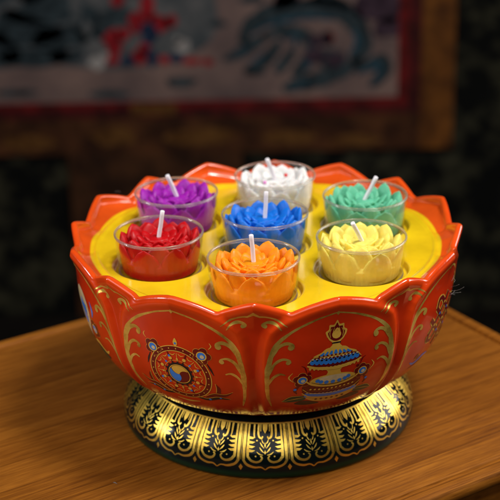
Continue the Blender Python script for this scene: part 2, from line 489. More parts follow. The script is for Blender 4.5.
def ellipse(cx,cy,rx,ry,n=40,a0=0,a1=360):
    t=np.radians(np.linspace(a0,a1,n,endpoint=(a1-a0)<360)); return [(cx+rx*math.cos(x),cy+ry*math.sin(x)) for x in t]
def emblem_parasol(p):
    # flame finial
    p.fill([(0,7.95),(.12,7.72),(.32,7.72),(.34,7.5),(.48,7.38),(.4,7.16),(.3,6.98),(.12,6.86),(-.12,6.86),(-.3,6.98),(-.4,7.16),(-.48,7.38),(-.34,7.5),(-.32,7.72),(-.12,7.72)],GP,2)
    p.fill([(0,7.82),(.1,7.62),(.26,7.62),(.28,7.44),(.38,7.34),(.3,7.1),(.1,6.94),(-.1,6.94),(-.3,7.1),(-.38,7.34),(-.28,7.44),(-.26,7.62),(-.1,7.62)],MR,3)
    p.dot((0,7.24),.2,GP,4); p.stroke([(-.1,7.36),(.02,7.52),(.1,7.4),(.0,7.26)],[.05,.1,.08,.03],GP,5)
    for k in range(-3,4):
        x=.15*k; p.stroke([(x*.9,7.05+.03*abs(k)),(x*1.0,7.35),(x*.7,7.62-.04*abs(k))],[.015,.03,.01],GP,4) if k else None
    # neck of the finial
    p.fill([(-.2,6.9),(.2,6.9),(.16,6.76),(.3,6.6),(-.3,6.6),(-.16,6.76)],GP,4,smooth=False)
    p.stroke([(-.2,6.84),(.2,6.84)],.07,NV,5)
    # domed canopy in tiers
    p.fill([(-.34,6.62),(.34,6.62),(.62,6.44),(.9,6.22),(-.9,6.22),(-.62,6.44)],GP,3)
    for k in range(7):
        x=-.66+.22*k; p.stroke([(x*.78,6.5-.03*abs(k-3)),(x,6.3-.02*abs(k-3))],[.06,.17],BL,4)
    p.fill([(-.9,6.26),(-1.14,6.0),(-1.2,5.86),(-.8,5.72),(0,5.64),(.8,5.72),(1.2,5.86),(1.14,6.0),(.9,6.26),(0,6.2)],MR,4)
    for k in range(11):
        x=-1.0+.2*k; y=5.93-.1*math.cos(x*1.35)
        p.dot((x,y+.12),.115,BL,6,ry=.16)
        p.dot((x,y+.2),.05,NV,7)
    for k in range(13):
        x=-1.08+.18*k; p.dot((x,5.72-.1*math.cos(x*1.35)-.02),.055,GP,7,ry=.09); p.dot((x*.92,6.17-.02*abs(x)),.04,CR,8)
    for k in range(9):
        x=-.72+.18*k; p.dot((x,6.27),.045,MR,8)
    p.stroke([(-1.22,5.84),(-.8,5.68),(0,5.58),(.8,5.68),(1.22,5.84)],[.08,.15,.17,.15,.08],GP,7)
    p.stroke([(-1.2,5.96),(-.9,6.24),(-.4,6.2),(0,6.18),(.4,6.2),(.9,6.24),(1.2,5.96)],[.04]*7,GP,7)
    # stem
    p.fill([(-.34,5.56),(.34,5.56),(.28,5.4),(.34,5.22),(.4,5.1),(-.4,5.1),(-.34,5.22),(-.28,5.4)],GP,3)
    # lower dish
    p.fill(ellipse(0,4.95,1.02,.3),GP,3); p.fill(ellipse(0,5.02,.72,.17),CR,4)
    for k in range(7):
        a=math.radians(200+140*k/6); p.dot((.74*math.cos(a),5.04+.24*math.sin(a)),.1,BL,5)
    p.fill([(-1.15,4.98),(-1.32,4.7),(-1.28,4.35),(-1.0,4.1),(-.5,3.95),(0,3.9),(.5,3.95),(1.0,4.1),(1.28,4.35),(1.32,4.7),(1.15,4.98),(.8,4.72),(0,4.6),(-.8,4.72)],MR,2)
    p.stroke([(-1.22,5.0),(-.8,4.73),(0,4.6),(.8,4.73),(1.22,5.0)],[.06,.13,.15,.13,.06],GP,4)
    for k in range(13):
        x=-1.08+.18*k; y=4.12-.16*math.cos(x*1.25)+.06
        p.dot((x,y),.11,BL,5,ry=.16); p.dot((x,y+.13),.035,GP,7)
    p.stroke([(-1.3,4.3),(-.9,4.0),(0,3.84),(.9,4.0),(1.3,4.3)],[.05,.09,.1,.09,.05],GP,6)
    p.stroke([(-1.3,4.55),(-.9,4.25),(0,4.12),(.9,4.25),(1.3,4.55)],[.03,.04,.04,.04,.03],GP,6)
    for k in range(11):
        x=-.95+.19*k; p.dot((x,4.5-.14*math.cos(x*1.2)+.06),.05,GP,6); 
    p.stroke([(-.95,4.9),(-.5,4.72),(0,4.67),(.5,4.72),(.95,4.9)],[.02,.035,.04,.035,.02],NV,5)
    p.fill([(-1.1,4.02),(0,3.8),(1.1,4.02),(.7,3.62),(0,3.5),(-.7,3.62)],GP,2)
    for k in range(6):
        x=-.6+.24*k; p.dot((x,3.7+.08*abs(x)),.06,MR,4)
    for sx in (-1,1):
        blossom(p,(sx*1.36,5.08),.9,.4)
        p.fill([(sx*1.2,4.1),(sx*1.75,4.05),(sx*2.05,3.7),(sx*1.6,3.66),(sx*1.1,3.8)],DG,2)
        p.stroke([(sx*1.15,4.0),(sx*1.6,3.88),(sx*2.02,3.7)],[.02,.04,.02],GP,3)
        p.stroke([(sx*1.2,4.12),(sx*1.75,4.07),(sx*2.07,3.7)],[.02,.035,.02],GP,3)
        p.stroke([(sx*1.75,5.0),(sx*1.95,5.25),(sx*1.8,5.5)],[.02,.07,.02],GP,2); p.stroke([(sx*1.2,5.45),(sx*1.3,5.75),(sx*1.45,5.85)],[.02,.07,.02],MR,2)
        p.dot((sx*1.62,4.55),.07,BL,4); p.dot((sx*1.1,5.42),.08,MR,3)
        p.fill([(sx*1.1,3.72),(sx*1.5,3.5),(sx*.9,3.34),(sx*.4,3.42)],NV,2)
        p.stroke([(sx*1.44,4.8),(sx*1.62,4.5),(sx*1.5,4.25)],[.05,.16,.03],MR,3)

def emblem_knot(p):
    c=np.array((0,5.75)); d=.42
    def P(i,j): return c+np.array([(i-j)*d,(i+j)*d])
    lines=[]
    for k in (-1,0,1):
        lines.append([P(-1.9,k),P(1.9,k)]); lines.append([P(k,-1.9),P(k,1.9)])
    for l in lines: p.stroke(l,.30,GP,2); 
    for l in lines: p.stroke(l,.2,MR,4)
    for (i0,j0),(i1,j1) in (((1.9,-1),(1.9,0)),((-1.9,0),(-1.9,1)),((0,1.9),(1,1.9)),((-1,-1.9),(0,-1.9))):
        a=P(i0,j0); b=P(i1,j1); m=(a+b)/2+((a+b)/2-c)*.16
        p.stroke([a,m,b],.30,GP,3); p.stroke([a,m,b],.2,MR,5)
    for k in range(-1,2):
        for l in range(-1,2): p.dot(P(k,l),.07,BL if (k+l)%2 else GP,6)
    for sx in (-1,1):
        p.stroke([(sx*.3,4.0),(sx*.9,4.1),(sx*1.5,3.9),(sx*1.9,4.1)],[.1,.24,.2,.05],BL,2)
        p.stroke([(sx*.5,3.8),(sx*1.1,3.75),(sx*1.7,3.6)],[.05,.14,.03],NV,3)
        p.dot((sx*1.5,4.3),.15,MR,3); p.ring((sx*1.5,4.3),.15,.03,GP,4)
def emblem_conch(p):
    p.fill([(-.2,7.2),(.45,7.0),(.8,6.5),(.75,5.8),(.35,5.1),(.0,4.6),(-.35,5.0),(-.85,5.6),(-.95,6.3),(-.7,6.9)],CR,2)
    p.fill([(-.1,6.7),(.4,6.5),(.5,6.0),(.2,5.4),(-.2,5.6),(-.4,6.2)],BL,3)
    p.stroke([(-.6,6.9),(.1,6.6),(.7,6.4)],[.03,.1,.03],GP,4); p.stroke([(-.9,6.3),(-.1,5.95),(.72,5.9)],[.03,.1,.03],GP,4)
    p.stroke([(-.8,5.7),(-.1,5.4),(.5,5.4)],[.03,.1,.03],GP,4)
    for sx in (-1,1):
        blossom(p,(sx*1.15,5.5),1.0,.7)
        p.stroke([(sx*.4,4.6),(sx*1.0,4.7),(sx*1.55,4.4),(sx*1.9,4.6)],[.1,.26,.22,.05],GP,2)
        p.fill([(sx*.3,4.3),(sx*1.0,4.5),(sx*1.6,4.1),(sx*.9,3.8)],DG,3)
        p.stroke([(sx*1.2,6.9),(sx*1.35,6.5),(sx*1.2,6.1)],[.03,.2,.03],BL,2)
EMBLEMS={0:emblem_wheel,1:emblem_parasol,2:emblem_knot,7:emblem_conch}

# ------------------------------------------------------------------ build the holder
holder=tag(empty('candle_holder',(0,0,0)),'red and gold lotus shaped ceramic bowl on a black gilded foot, holding seven candles','candle holder')

NT,NB,NR,NI=1440,150,9,40
theta=np.linspace(-180,180,NT,endpoint=False)+OFFSET+22.5
phi,pk=local_phi(theta)
bm=bmax_of(phi)
# soften the rim outline a little so that the notches are rounded
ker=np.exp(-(np.arange(-18,19)/3.2)**2); ker/=ker.sum()
bm=np.convolve(np.concatenate([bm[-18:],bm,bm[:18]]),ker,'valid')
rows=[]; cols=[]; 
RED=np.array((.62,.032,.004)); LIP=np.array((.76,.056,.005)); INS=np.array((.74,.090,.009)); YEL=np.array((.90,.60,.010))
v=np.linspace(0,1,NB); v=v**.92
for k in range(NB):
    b=bm*v[k]
    rows.append(shell(theta,b))
    d=arch_dist(phi,b); dr=bm-b
    w=np.maximum(np.exp(-((d-.15)/.26)**2),np.exp(-((dr-.1)/.3)**2))*sstep(3,6.5,b)
    cols.append(RED*(1-w[:,None])+LIP*w[:,None])
e=.01
Pm=shell(theta,bm); nr,nz=prof_n(bm); t=np.radians(theta)
Nn=np.stack([nr*np.sin(t),-nr*np.cos(t),nz],-1); Tt=np.stack([-nz*np.sin(t),nz*np.cos(t),nr],-1)
hw,hh=.155,.15
C0=Pm-Nn*hw
for k in range(1,NR+1):
    a=math.pi*k/NR
    rows.append(C0+Nn*hw*math.cos(a)+Tt*hh*math.sin(a)); w=k/NR
    cols.append(np.repeat((LIP*(1-w)+INS*w)[None],NT,0))
Pi=rows[-1]; ri=np.hypot(Pi[:,0],Pi[:,1]); zi=Pi[:,2]
ph16=(theta-OFFSET)%22.5; ph16=np.minimum(ph16,22.5-ph16)/11.25      # 0 on a tip, 1 in a notch
cup=.5+.5*np.cos(np.pi*ph16)
re=7.66+0*cup; ze=8.601
for k in range(1,NI+1):
    s=k/NI
    q0=np.stack([ri,zi],-1); q1=np.stack([ri-.10+.08*cup,zi-.42],-1); q2=np.stack([re+.50,np.full(NT,ze)],-1); q3=np.stack([re,np.full(NT,ze)],-1)
    q=(1-s)**3*q0+3*(1-s)**2*s*q1+3*(1-s)*s*s*q2+s**3*q3
    q[:,0]+=.16*cup*math.sin(math.pi*min(1,s*1.5))*(s<.667)
    q[:,1]+=.06*np.exp(-((q[:,0]-7.88)/.10)**2)      # raised lip of the plate
    rows.append(np.stack([q[:,0]*np.sin(t),-q[:,0]*np.cos(t),q[:,1]],-1))
    q_r=q[:,0]; y=1-sstep(8.13,8.21,q_r)[:,None]
    cols.append(INS*(1-y)+YEL*y)
GR=np.array(rows); GC=np.array(cols); NRW=len(GR)
dth=np.roll(GR,-1,1)-np.roll(GR,1,1); db=np.gradient(GR,axis=0)
GN=np.cross(dth,db); GN/=np.maximum(np.linalg.norm(GN,axis=-1,keepdims=True),1e-12)
# assign each quad: outer petal 0-7, inner petal 8-15, body 16
qi,qj=np.meshgrid(np.arange(NRW-1),np.arange(NT),indexing='ij')
tc_=theta+.5*(360/NT); pc,kc=local_phi(tc_)
bmid=np.zeros((NRW-1,NT)); 
for i in range(NRW-1): bmid[i]=bm*(v[i]+v[min(i+1,NB-1)])/2 if i<NB-1 else bm
din=arch_dist(np.broadcast_to(pc,(NRW-1,NT)),bmid)
own=np.full((NRW-1,NT),16)
kk=np.broadcast_to(kc,(NRW-1,NT)); sgn=np.broadcast_to(np.where(pc>=0,kc,(kc-1)%8),(NRW-1,NT))
rowi=np.arange(NRW-1)[:,None]
narrow=np.broadcast_to(np.abs(pc)<11.25,(NRW-1,NT))
outer_reg=np.where(rowi<NB-1,(din>-.03)&(bmid>.9),narrow)
own=np.where(outer_reg,kk,own)
own=np.where(~outer_reg&((rowi>=NB-1)|(bmid>BTIP-3.2)),8+sgn,own)
own=np.where((rowi<NB-1)&(bmid<=.9),16,own)
def part_mb(idx):
    mb=MB(); sel=np.argwhere(own==idx)
    i,j=sel[:,0],sel[:,1]; j2=(j+1)%NT
    ids=np.stack([i*NT+j,i*NT+j2,(i+1)*NT+j2,(i+1)*NT+j],-1)
    u,inv=np.unique(ids,return_inverse=True); inv=inv.reshape(ids.shape)
    mb.add(GR.reshape(-1,3)[u],[tuple(x) for x in inv],0,GN.reshape(-1,3)[u],GC.reshape(-1,3)[u])
    return mb
def bowl_painter(mb,axis):
    def f(a,b,h):
        th=axis+np.degrees(np.asarray(a)/prof_r(b)); return shell(th,b,h),shell_normal(th,np.asarray(b,float))
    return Painter(mb,f,.0045)
part_mb(16).build('bowl_body',[GLAZE],holder,custom=True,colors=True)
for k in range(8):
    mb=part_mb(k); p=bowl_painter(mb,OFFSET+45*k); petal_frame(p)
    if k in EMBLEMS: EMBLEMS[k](p)
    o=mb.build('outer_petal',PAINTS,holder,custom=True,colors=True)
    lab={0:'petal painted with a wheel and two blossoms',1:'petal painted with a tiered blue and gold canopy under a flame',2:'petal painted with an endless knot'}.get(k)
    if lab: o['label']=lab
for k in range(8):
    mb=part_mb(8+k); p=bowl_painter(mb,OFFSET+22.5+45*k)
    p.fill([(0,8.6),(.25,8.38),(.6,8.27),(.25,8.28),(0,8.42),(-.25,8.28),(-.6,8.27),(-.25,8.38)],G,1,smooth=False)
    for f in (lambda q:q, mir):
        p.stroke(f([(.1,8.38),(.6,8.28),(1.05,8.08),(1.4,7.82)]),[.05,.08,.08,.03],G,1)
        p.stroke(f([(1.15,7.66),(.95,7.92),(.62,8.02),(.36,7.90),(.42,7.76)]),[.03,.1,.15,.14,.1],G,1)
        p.dot(f([(.46,7.82)])[0],.1,G,2)
    mb.build('inner_petal',PAINTS,holder,custom=True,colors=True)

# yellow plate with seven round wells
PL=8.6; WELL=2.10; HEX=5.263; HPSI=-.10
wells=[(0.,0.)]+[(HEX*math.sin(HPSI+math.radians(60*i)),-HEX*math.cos(HPSI+math.radians(60*i))) for i in range(6)]
mb=MB(); nh=96; RO=8.02
tt=np.linspace(0,2*np.pi,nh,endpoint=False)
pts=[Vector((RO*math.cos(a),RO*math.sin(a))) for a in np.linspace(0,2*np.pi,200,endpoint=False)]
loops=[list(range(200))]; edges=[(i,(i+1)%200) for i in range(200)]
fil=.14
for (x,y) in wells:
    k=len(pts)
    pts+=[Vector((x+(WELL+fil)*math.cos(a),y+(WELL+fil)*math.sin(a))) for a in tt]
    edges+=[(k+i,k+(i+1)%nh) for i in range(nh)]
for gx in np.arange(-8,8.1,.4):
    for gy in np.arange(-8,8.1,.4):
        if math.hypot(gx,gy)<RO-.15 and all(math.hypot(gx-x,gy-y)>WELL+fil+.12 for x,y in wells): pts.append(Vector((gx,gy)))
r=delaunay_2d_cdt(pts,edges,[],0,1e-5)
PV=np.array([tuple(q) for q in r[0]]); F=[]
for f in r[2]:
    c=PV[list(f)].mean(0)
    if math.hypot(*c)>RO: continue
    if any(math.hypot(c[0]-x,c[1]-y)<WELL+fil-.004 for x,y in wells): continue
    a,b,c3=PV[f[0]],PV[f[1]],PV[f[2]]
    if (b[0]-a[0])*(c3[1]-a[1])-(b[1]-a[1])*(c3[0]-a[0])<0: f=list(f)[::-1]
    F.append(tuple(f))
plate_z=lambda x,y: PL+0*x
V3=np.column_stack([PV,np.full(len(PV),PL)])
mb.add(V3,F,0,np.tile((0,0,1.),(len(V3),1)))
DEPTH=.36
for (x,y) in wells:
    prof=[];nrm=[]
    for k in range(7):
        a=math.pi/2*k/6; prof.append((WELL+fil-fil*math.sin(a),PL-fil+fil*math.cos(a))); nrm.append((-math.sin(a),math.cos(a)))
    for z in (PL-DEPTH+.08,): prof.append((WELL-.005,z)); nrm.append((-1,0))
    prof.append((WELL-.03,PL-DEPTH+.02)); nrm.append((-.7,.7)); prof.append((WELL-.1,PL-DEPTH)); nrm.append((0,1)); prof.append((.01,PL-DEPTH)); nrm.append((0,1))
    V=[];NN=[]
    for (rr,z),(a,b) in zip(prof,nrm):
        for q in tt: V.append((x+rr*math.cos(q),y+rr*math.sin(q),z)); NN.append((a*math.cos(q),a*math.sin(q),b))
    F=[(i*nh+(j+1)%nh,i*nh+j,(i+1)*nh+j,(i+1)*nh+(j+1)%nh) for i in range(len(prof)-1) for j in range(nh)]
    F=[f[::-1] for f in F]
    # make sure faces look the way their normals do
    A=np.array(V); f0=F[0]
    if np.dot(np.cross(A[f0[1]]-A[f0[0]],A[f0[2]]-A[f0[0]]),NN[f0[0]])<0: F=[f[::-1] for f in F]
    mb.add(V,F,0,NN)
for i in range(len(mb.c)): mb.c[i][:]=YEL
mb.build('candle_plate',[GLAZE],holder,custom=True,colors=True)

# foot
FP=[(6.3,0.0),(6.8,0.0),(6.95,.07),(7.02,.22),(7.03,.42),(7.0,.71),(6.91,1.04),(6.72,1.41),(6.43,1.80),(6.10,2.15),(5.88,2.36),(5.62,2.46),(5.3,2.52),(4.9,2.62)]
fc=catmull(FP,10); fb=np.concatenate([[0],np.cumsum(np.hypot(*np.diff(fc,axis=0).T))])
ft=np.gradient(fc,fb,axis=0); ft/=np.linalg.norm(ft,axis=1)[:,None]
mb=MB(); V,F=lathe(fc,180)
Nf=[]
for i in range(len(fc)):
    for j in range(180):
        a=2*math.pi*j/180; Nf.append((ft[i,1]*math.sin(a),-ft[i,1]*math.cos(a),-ft[i,0]))
mb.add(V,F,0,Nf)
b_bot=float(np.interp(.50,fc[:,1],fb)); b_top=float(np.interp(2.30,fc[:,1],fb)); HB=b_top-b_bot
def foot_painter(mb,axis):
    def f(a,b,h):
        th=math.radians(axis)+np.asarray(a)/6.5; bb=b_bot+np.asarray(b)
        r=np.interp(bb,fb,fc[:,0]); z=np.interp(bb,fb,fc[:,1]); tr=np.interp(bb,fb,ft[:,0]); tz=np.interp(bb,fb,ft[:,1])
        r=r+tz*h; z=z-tr*h
        n=np.stack([tz*np.sin(th),-tz*np.cos(th),-tr+0*th],-1)
        return np.stack([r*np.sin(th),-r*np.cos(th),z],-1),n
    return Painter(mb,f,.005)
GL=1; H=HB
for k in range(20):
    p=foot_painter(mb,-1.5+18*k); hw_=1.021
    for f in (lambda q:q, mir):
        p.stroke(f([(hw_-.115,H),(hw_-.115,.62),(hw_-.13,.45),(hw_-.27,.27),(.45,.16),(.18,.17),(.0,.05)]),[.125,.125,.125,.12,.115,.09,.05],GL,1)
        p.stroke(f([(.745,H),(.745,.78),(.70,.60),(.58,.46),(.36,.40),(.19,.47),(.13,.60),(.2,.68)]),[.09,.09,.09,.10,.11,.11,.11,.06],GL,1)
        for i,y in enumerate((.82,1.0,1.2,1.4)):
            p.fill(f([(.70,y+.02),(.55,y+.02),(.43,y+.10),(.57,y+.12),(.70,y+.15)]),GL,1,smooth=False)
        p.stroke(f([(.50,H),(.50,1.62),(.47,1.5)]),[.09,.09,.04],GL,1)
        p.stroke(f([(.30,H),(.31,1.72),(.26,1.52),(.15,1.46),(.11,1.56)]),[.09,.09,.1,.1,.06],GL,1)
        p.stroke(f([(.05,.82),(.15,.92),(.24,1.06)]),[.02,.065,.02],GL,1)
        p.stroke(f([(.09,.72),(.24,.76),(.36,.86)]),[.02,.06,.02],GL,1)
        p.stroke(f([(.05,1.02),(.14,1.14),(.22,1.28)]),[.02,.06,.02],GL,1)
        p.stroke(f([(.05,1.22),(.11,1.3),(.15,1.42)]),[.02,.05,.02],GL,1)
        p.stroke(f([(hw_,H),(hw_,.5)]),.035,GL,1)
        p.stroke(f([(.20,H),(.20,1.78)]),[.05,.03],GL,1)
        p.dot(f([(.36,1.36)])[0],.035,GL,1)
        p.dot(f([(.40,.66)])[0],.035,GL,1)
    p.fill([(0,H),(.13,H),(.1,1.86),(0,1.68),(-.1,1.86),(-.13,H)],GL,1,smooth=False)
    p.fill([(0,.74),(.04,.82),(0,.94),(-.04,.82)],GL,1,smooth=False)
    p.fill([(0,1.04),(.035,1.14),(0,1.3),(-.035,1.14)],GL,1,smooth=False)
    p.fill([(hw_,.30),(hw_+.09,.16),(hw_,.0),(hw_-.09,.16)],GL,1,smooth=False)
    p.stroke([(-hw_,H),(hw_,H)],.07,GL,2)
mb.build('foot',[ENAMEL,GOLDLEAF],holder,custom=True)

# ------------------------------------------------------------------ candles
def loft_petal(base,tip,W,th,lean=0.0,ns=9,nc=14,curve=.12):
    """one fat pointed wax petal in the radial plane (radius, height), facing azimuth 0 (-y)"""
    b=np.array(base,float); t_=np.array(tip,float); d=t_-b; L=np.linalg.norm(d); d/=L; n=np.array([d[1],-d[0]])
    V=[];F=[]
    S_=np.linspace(0,1,ns)
    for s in S_:
        c=b+d*L*s+n*curve*L*math.sin(math.pi*s)*.9
        w=W*(max(0,1-s**1.9))**.66*(.62+.38*min(1,s*2.2))+.012; h=th*(1-.35*s**2)*(max(.02,1-s**5))**.6
        for k in range(nc):
            a=2*math.pi*k/nc; x=w*math.cos(a); y=h*math.sin(a)
            bend=-.26*x*x
            q=c+n*(y+bend)
            V.append((x,-q[0],q[1]))
    for i in range(ns-1):
        for k in range(nc):
            l=(k+1)%nc; F.append((i*nc+l,i*nc+k,(i+1)*nc+k,(i+1)*nc+l))
    F.append(tuple(range(nc))); F.append(tuple((ns-1)*nc+k for k in reversed(range(nc))))
    return np.array(V),F
def rotz(V,a):
    c,s=math.cos(a),math.sin(a); V=np.asarray(V); return np.stack([V[:,0]*c-V[:,1]*s,V[:,0]*s+V[:,1]*c,V[:,2]],-1)
def wax_mesh(seed=11):
    mb=MB()
    n=96; prof=[(.01,.075),(1.60,.075),(1.69,.14),(1.73,.5),(1.79,.88),(1.72,1.06),(1.5,1.28),(1.0,1.50),(.5,1.58),(.01,1.6)]
    V,F=lathe(prof,n); V=np.array(V)
    a=np.arctan2(V[:,0],V[:,1]); fl=1+.006*np.cos(48*a)*(np.hypot(V[:,0],V[:,1])>1.5); V[:,0]*=fl; V[:,1]*=fl
    mb.add(V,F)
    rr=random.Random(seed)
    for (cnt,off,base,tip,W,th,cv) in ((8,.5,(1.60,.34),(1.87,1.78),.78,.15,.0),(8,0,(1.42,.95),(1.68,2.01),.60,.23,.03),(8,.5,(1.02,1.25),(1.34,1.92),.43,.20,.03),
                                    (8,.05,(.62,1.40),(1.02,1.83),.31,.13,.03),(6,.4,(.32,1.48),(.68,1.76),.26,.11,.03)):
        for k in range(cnt):
            j=lambda s: rr.uniform(-s,s)
            V,F=loft_petal((base[0]+j(.02),base[1]),(tip[0]+j(.04),tip[1]+j(.09)),W*(1+j(.12)),th*(1+j(.18)),curve=cv)
            mb.add(rotz(V,2*math.pi*(k+off)/cnt+j(.05)),F)
    V,F=lathe([(.01,1.5),(.38,1.5),(.44,1.6),(.40,1.69),(.28,1.72),(.01,1.71)],40); mb.add(V,F)
    for q in mb.v: q[:,2]=np.where(q[:,2]>.3,q[:,2]-.10*np.minimum(1,(q[:,2]-.3)/.4),q[:,2])
    o=mb.build('wax_flower',[])
    md=o.modifiers.new('r','REMESH'); md.mode='VOXEL'; md.voxel_size=.023*S; md.use_smooth_shade=True
    sm=o.modifiers.new('s','SMOOTH'); sm.factor=.5; sm.iterations=3
    dg=bpy.context.evaluated_depsgraph_get(); me=bpy.data.meshes.new_from_object(o.evaluated_get(dg))
    bpy.data.objects.remove(o)
    me.name='wax_flower'
    return me
WAXME=wax_mesh()
WAXES=[WAXME]+[wax_mesh(20+i) for i in range(6)]
CUPH=1.90
def cup_profile():
    out=[(.02,0),(1.72,0),(1.81,.03),(1.87,.10),(1.90,.4),(2.02,CUPH-.10)]
    inn=[(1.98,CUPH-.10),(1.86,.4),(1.82,.12),(1.72,.05),(.02,.05)]
    return out,inn
def candle(root):
    o=bpy.data.objects.new('wax_flower',WAXME); col.objects.link(o); o.parent=root
    mb=MB(); out,inn=cup_profile()
    V,F=lathe(out,96); mb.add(V,F); V,F=lathe(inn,96); mb.add(V,F)
    c=mb.build('clear_cup',[CLEAR],root,flat_angle=40)
    mb=MB(); ring=[(1.985+.05*math.cos(a),CUPH-.075+.078*math.sin(a)) for a in np.linspace(0,2*math.pi,13)]
    V,F=lathe(ring,96); mb.add(V,F); mb.build('cup_rim',[RIM],c)
    mb=MB(); ring=[(1.855+.045*math.cos(a),.075+.045*math.sin(a)) for a in np.linspace(0,2*math.pi,11)]
    V,F=lathe(ring,96); mb.add(V,F); mb.build('cup_base',[RIM],c)
    mb=MB(); V,F=tube([(0,0,-.25),(0,0,.2),(.01,0,.6),(.0,.01,1.0),(0,0,1.22),(0,0,1.24)],[.1,.1,.098,.1,.1,.075],12); mb.add(V,F)
    w=mb.build('wick',[WICKM],root,flat_angle=50); w.location=(0,0,1.64*S)
    return root
spec=[('blue',(.006,.16,.66),'bright blue lotus candle in the middle of the plate',(4,-2),0.2,0),
 ('orange',(.92,.29,.006),'orange lotus candle nearest the camera at the front',(-4,0),.35,1),
 ('yellow',(.88,.74,.15),'pale yellow lotus candle with a wick leaning far left',(-33,4),.75,2),
 ('green',(.13,.50,.31),'mint green lotus candle at the right rear',(25,4),.1,3),
 ('white',(.80,.79,.78),'white lotus candle with tiny pink and red flecks at the back',(-22,3),.5,4),
 ('purple',(.34,.014,.40),'purple lotus candle at the left rear',(-22,0),.6,5),
 ('red',(.50,.003,.006),'deep red lotus candle at the left front',(10,0),.05,6)]
first=None
for (cn,c,label,(tx,ty),rz,wi) in spec:
    x,y=wells[wi]; loc=Vector((x*S,y*S,(PL-DEPTH+.004)*S))
    if first is None:
        root=first=candle(empty('lotus_candle'))
    else:
        root=first.copy(); col.objects.link(root)
        for ch in list(first.children):
            k=ch.copy(); col.objects.link(k); k.parent=root
            for g in ch.children:
                q=g.copy(); col.objects.link(q); q.parent=k
    root.location=loc
    tag(root,label,'candle','lotus candles in the wells of the plate')
    wm=WAXES[wi]
    if not wm.materials: wm.materials.append(None)
    for ch in root.children:
        nm=ch.name.split('.')[0]
        if nm=='wax_flower':
            ch.data=wm
            ch.material_slots[0].link='OBJECT'; ch.material_slots[0].material=wax(cn+'_wax',c,.55 if cn!='white' else .75); ch.rotation_euler=(0,0,rz)
        if nm=='wick':
            ch.rotation_euler=(math.radians(ty),math.radians(tx),rz)
        if nm=='clear_cup': ch.rotation_euler=(0,0,rz*2.3)
    if cn=='white':
        for (fx,fy,fz,cc,nm) in ((.55,-.1,1.86,(.7,.03,.03),'red_fleck'),(-.5,-1.12,1.86,(.75,.25,.6),'pink_fleck')):
            mb=MB(); V,F=lathe([(.005,-.1),(.06,-.085),(.09,-.02),(.075,.05),(.03,.08),(.005,.085)],14); mb.add(V,F)
            o=mb.build(nm,[wax(nm,cc,.2)],root); o.location=(fx*S,fy*S,fz*S)

# ------------------------------------------------------------------ bamboo table
TROT=math.radians(33)
table=tag(empty('bamboo_table',(0,0,0),TROT),'low bamboo table with a grooved border and rounded edges under the bowl','table')
U0,U1,V0,V1,TH=-26.0,14.7,-11.15,14.42,3.2
mb=MB()
def rect_ring(inset,z,r):
    pts=[]; n=6; rr=max(.02,r)
    for cx,cy,a0 in ((U1-inset-rr,V1-inset-rr,0),(U0+inset+rr,V1-inset-rr,90),(U0+inset+rr,V0+inset+rr,180),(U1-inset-rr,V0+inset+rr,270)):
        for k in range(n+1):
            a=math.radians(a0+90*k/n); pts.append((cx+rr*math.cos(a),cy+rr*math.sin(a),z))
    return pts
levels=[(1.5,-TH+.2,.5),(1.5,-.98,.5),(1.42,-.9,.5),(.25,-.8,.5),(.1,-.72,.5),(.02,-.58,.5),(0.0,-.40,.5),(.03,-.2,.47),(.11,-.06,.38),(.24,0,.3),(.70,0,.2),(.74,-.03,.15),(.78,-.14,.12),(.96,-.14,.1),(1.00,-.03,.08),(1.05,0,.06)]
rings=[rect_ring(*l) for l in levels]; n=len(rings[0])
V=sum(rings,[]); F=[]
for i in range(len(rings)-1):
    for j in range(n):
        k=(j+1)%n; F.append((i*n+j,i*n+k,(i+1)*n+k,(i+1)*n+j))
F.append(tuple((len(rings)-1)*n+j for j in range(n)))
b0=len(V); V+= rect_ring(1.7,-TH,.4)
F+=[(b0+(j+1)%n,(j+1)%n,j,b0+j) for j in range(n)]; F.append(tuple(b0+j for j in reversed(range(n))))
mb.add(V,F); mb.build('tabletop',[BAMBOO],table,flat_angle=35)
FLOOR=-46.0
for cx in (U0+3,U1-3):
    for cy in (V0+3,V1-3):
        mb=MB(); V,F=box(cx-1.3,cx+1.3,cy-1.3,cy+1.3,FLOOR,-TH-.01); mb.add(V,F)
        mb.build('leg',[BAMBOO],table,smooth=False)

# ------------------------------------------------------------------ background
WY=110.0
WALL=cloth('dark_damask',(.0016,.0018,.0015),(.046,.042,.023),34,lo=.46,hi=.74,detail=4)
mb=MB(); mb.add([(-160,WY,FLOOR),(160,WY,FLOOR),(160,WY,90),(-160,WY,90)],[(0,1,2,3)]); 
tag(mb.build('wall',[WALL],smooth=False),kind='structure')
FLM=cloth('dark_floor',(.004,.003,.002),(.010,.007,.005),20)
mb=MB(); mb.add([(-160,-160,FLOOR),(160,-160,FLOOR),(160,WY,FLOOR),(-160,WY,FLOOR)],[(0,1,2,3)]); 
tag(mb.build('floor',[FLM],smooth=False),kind='structure')

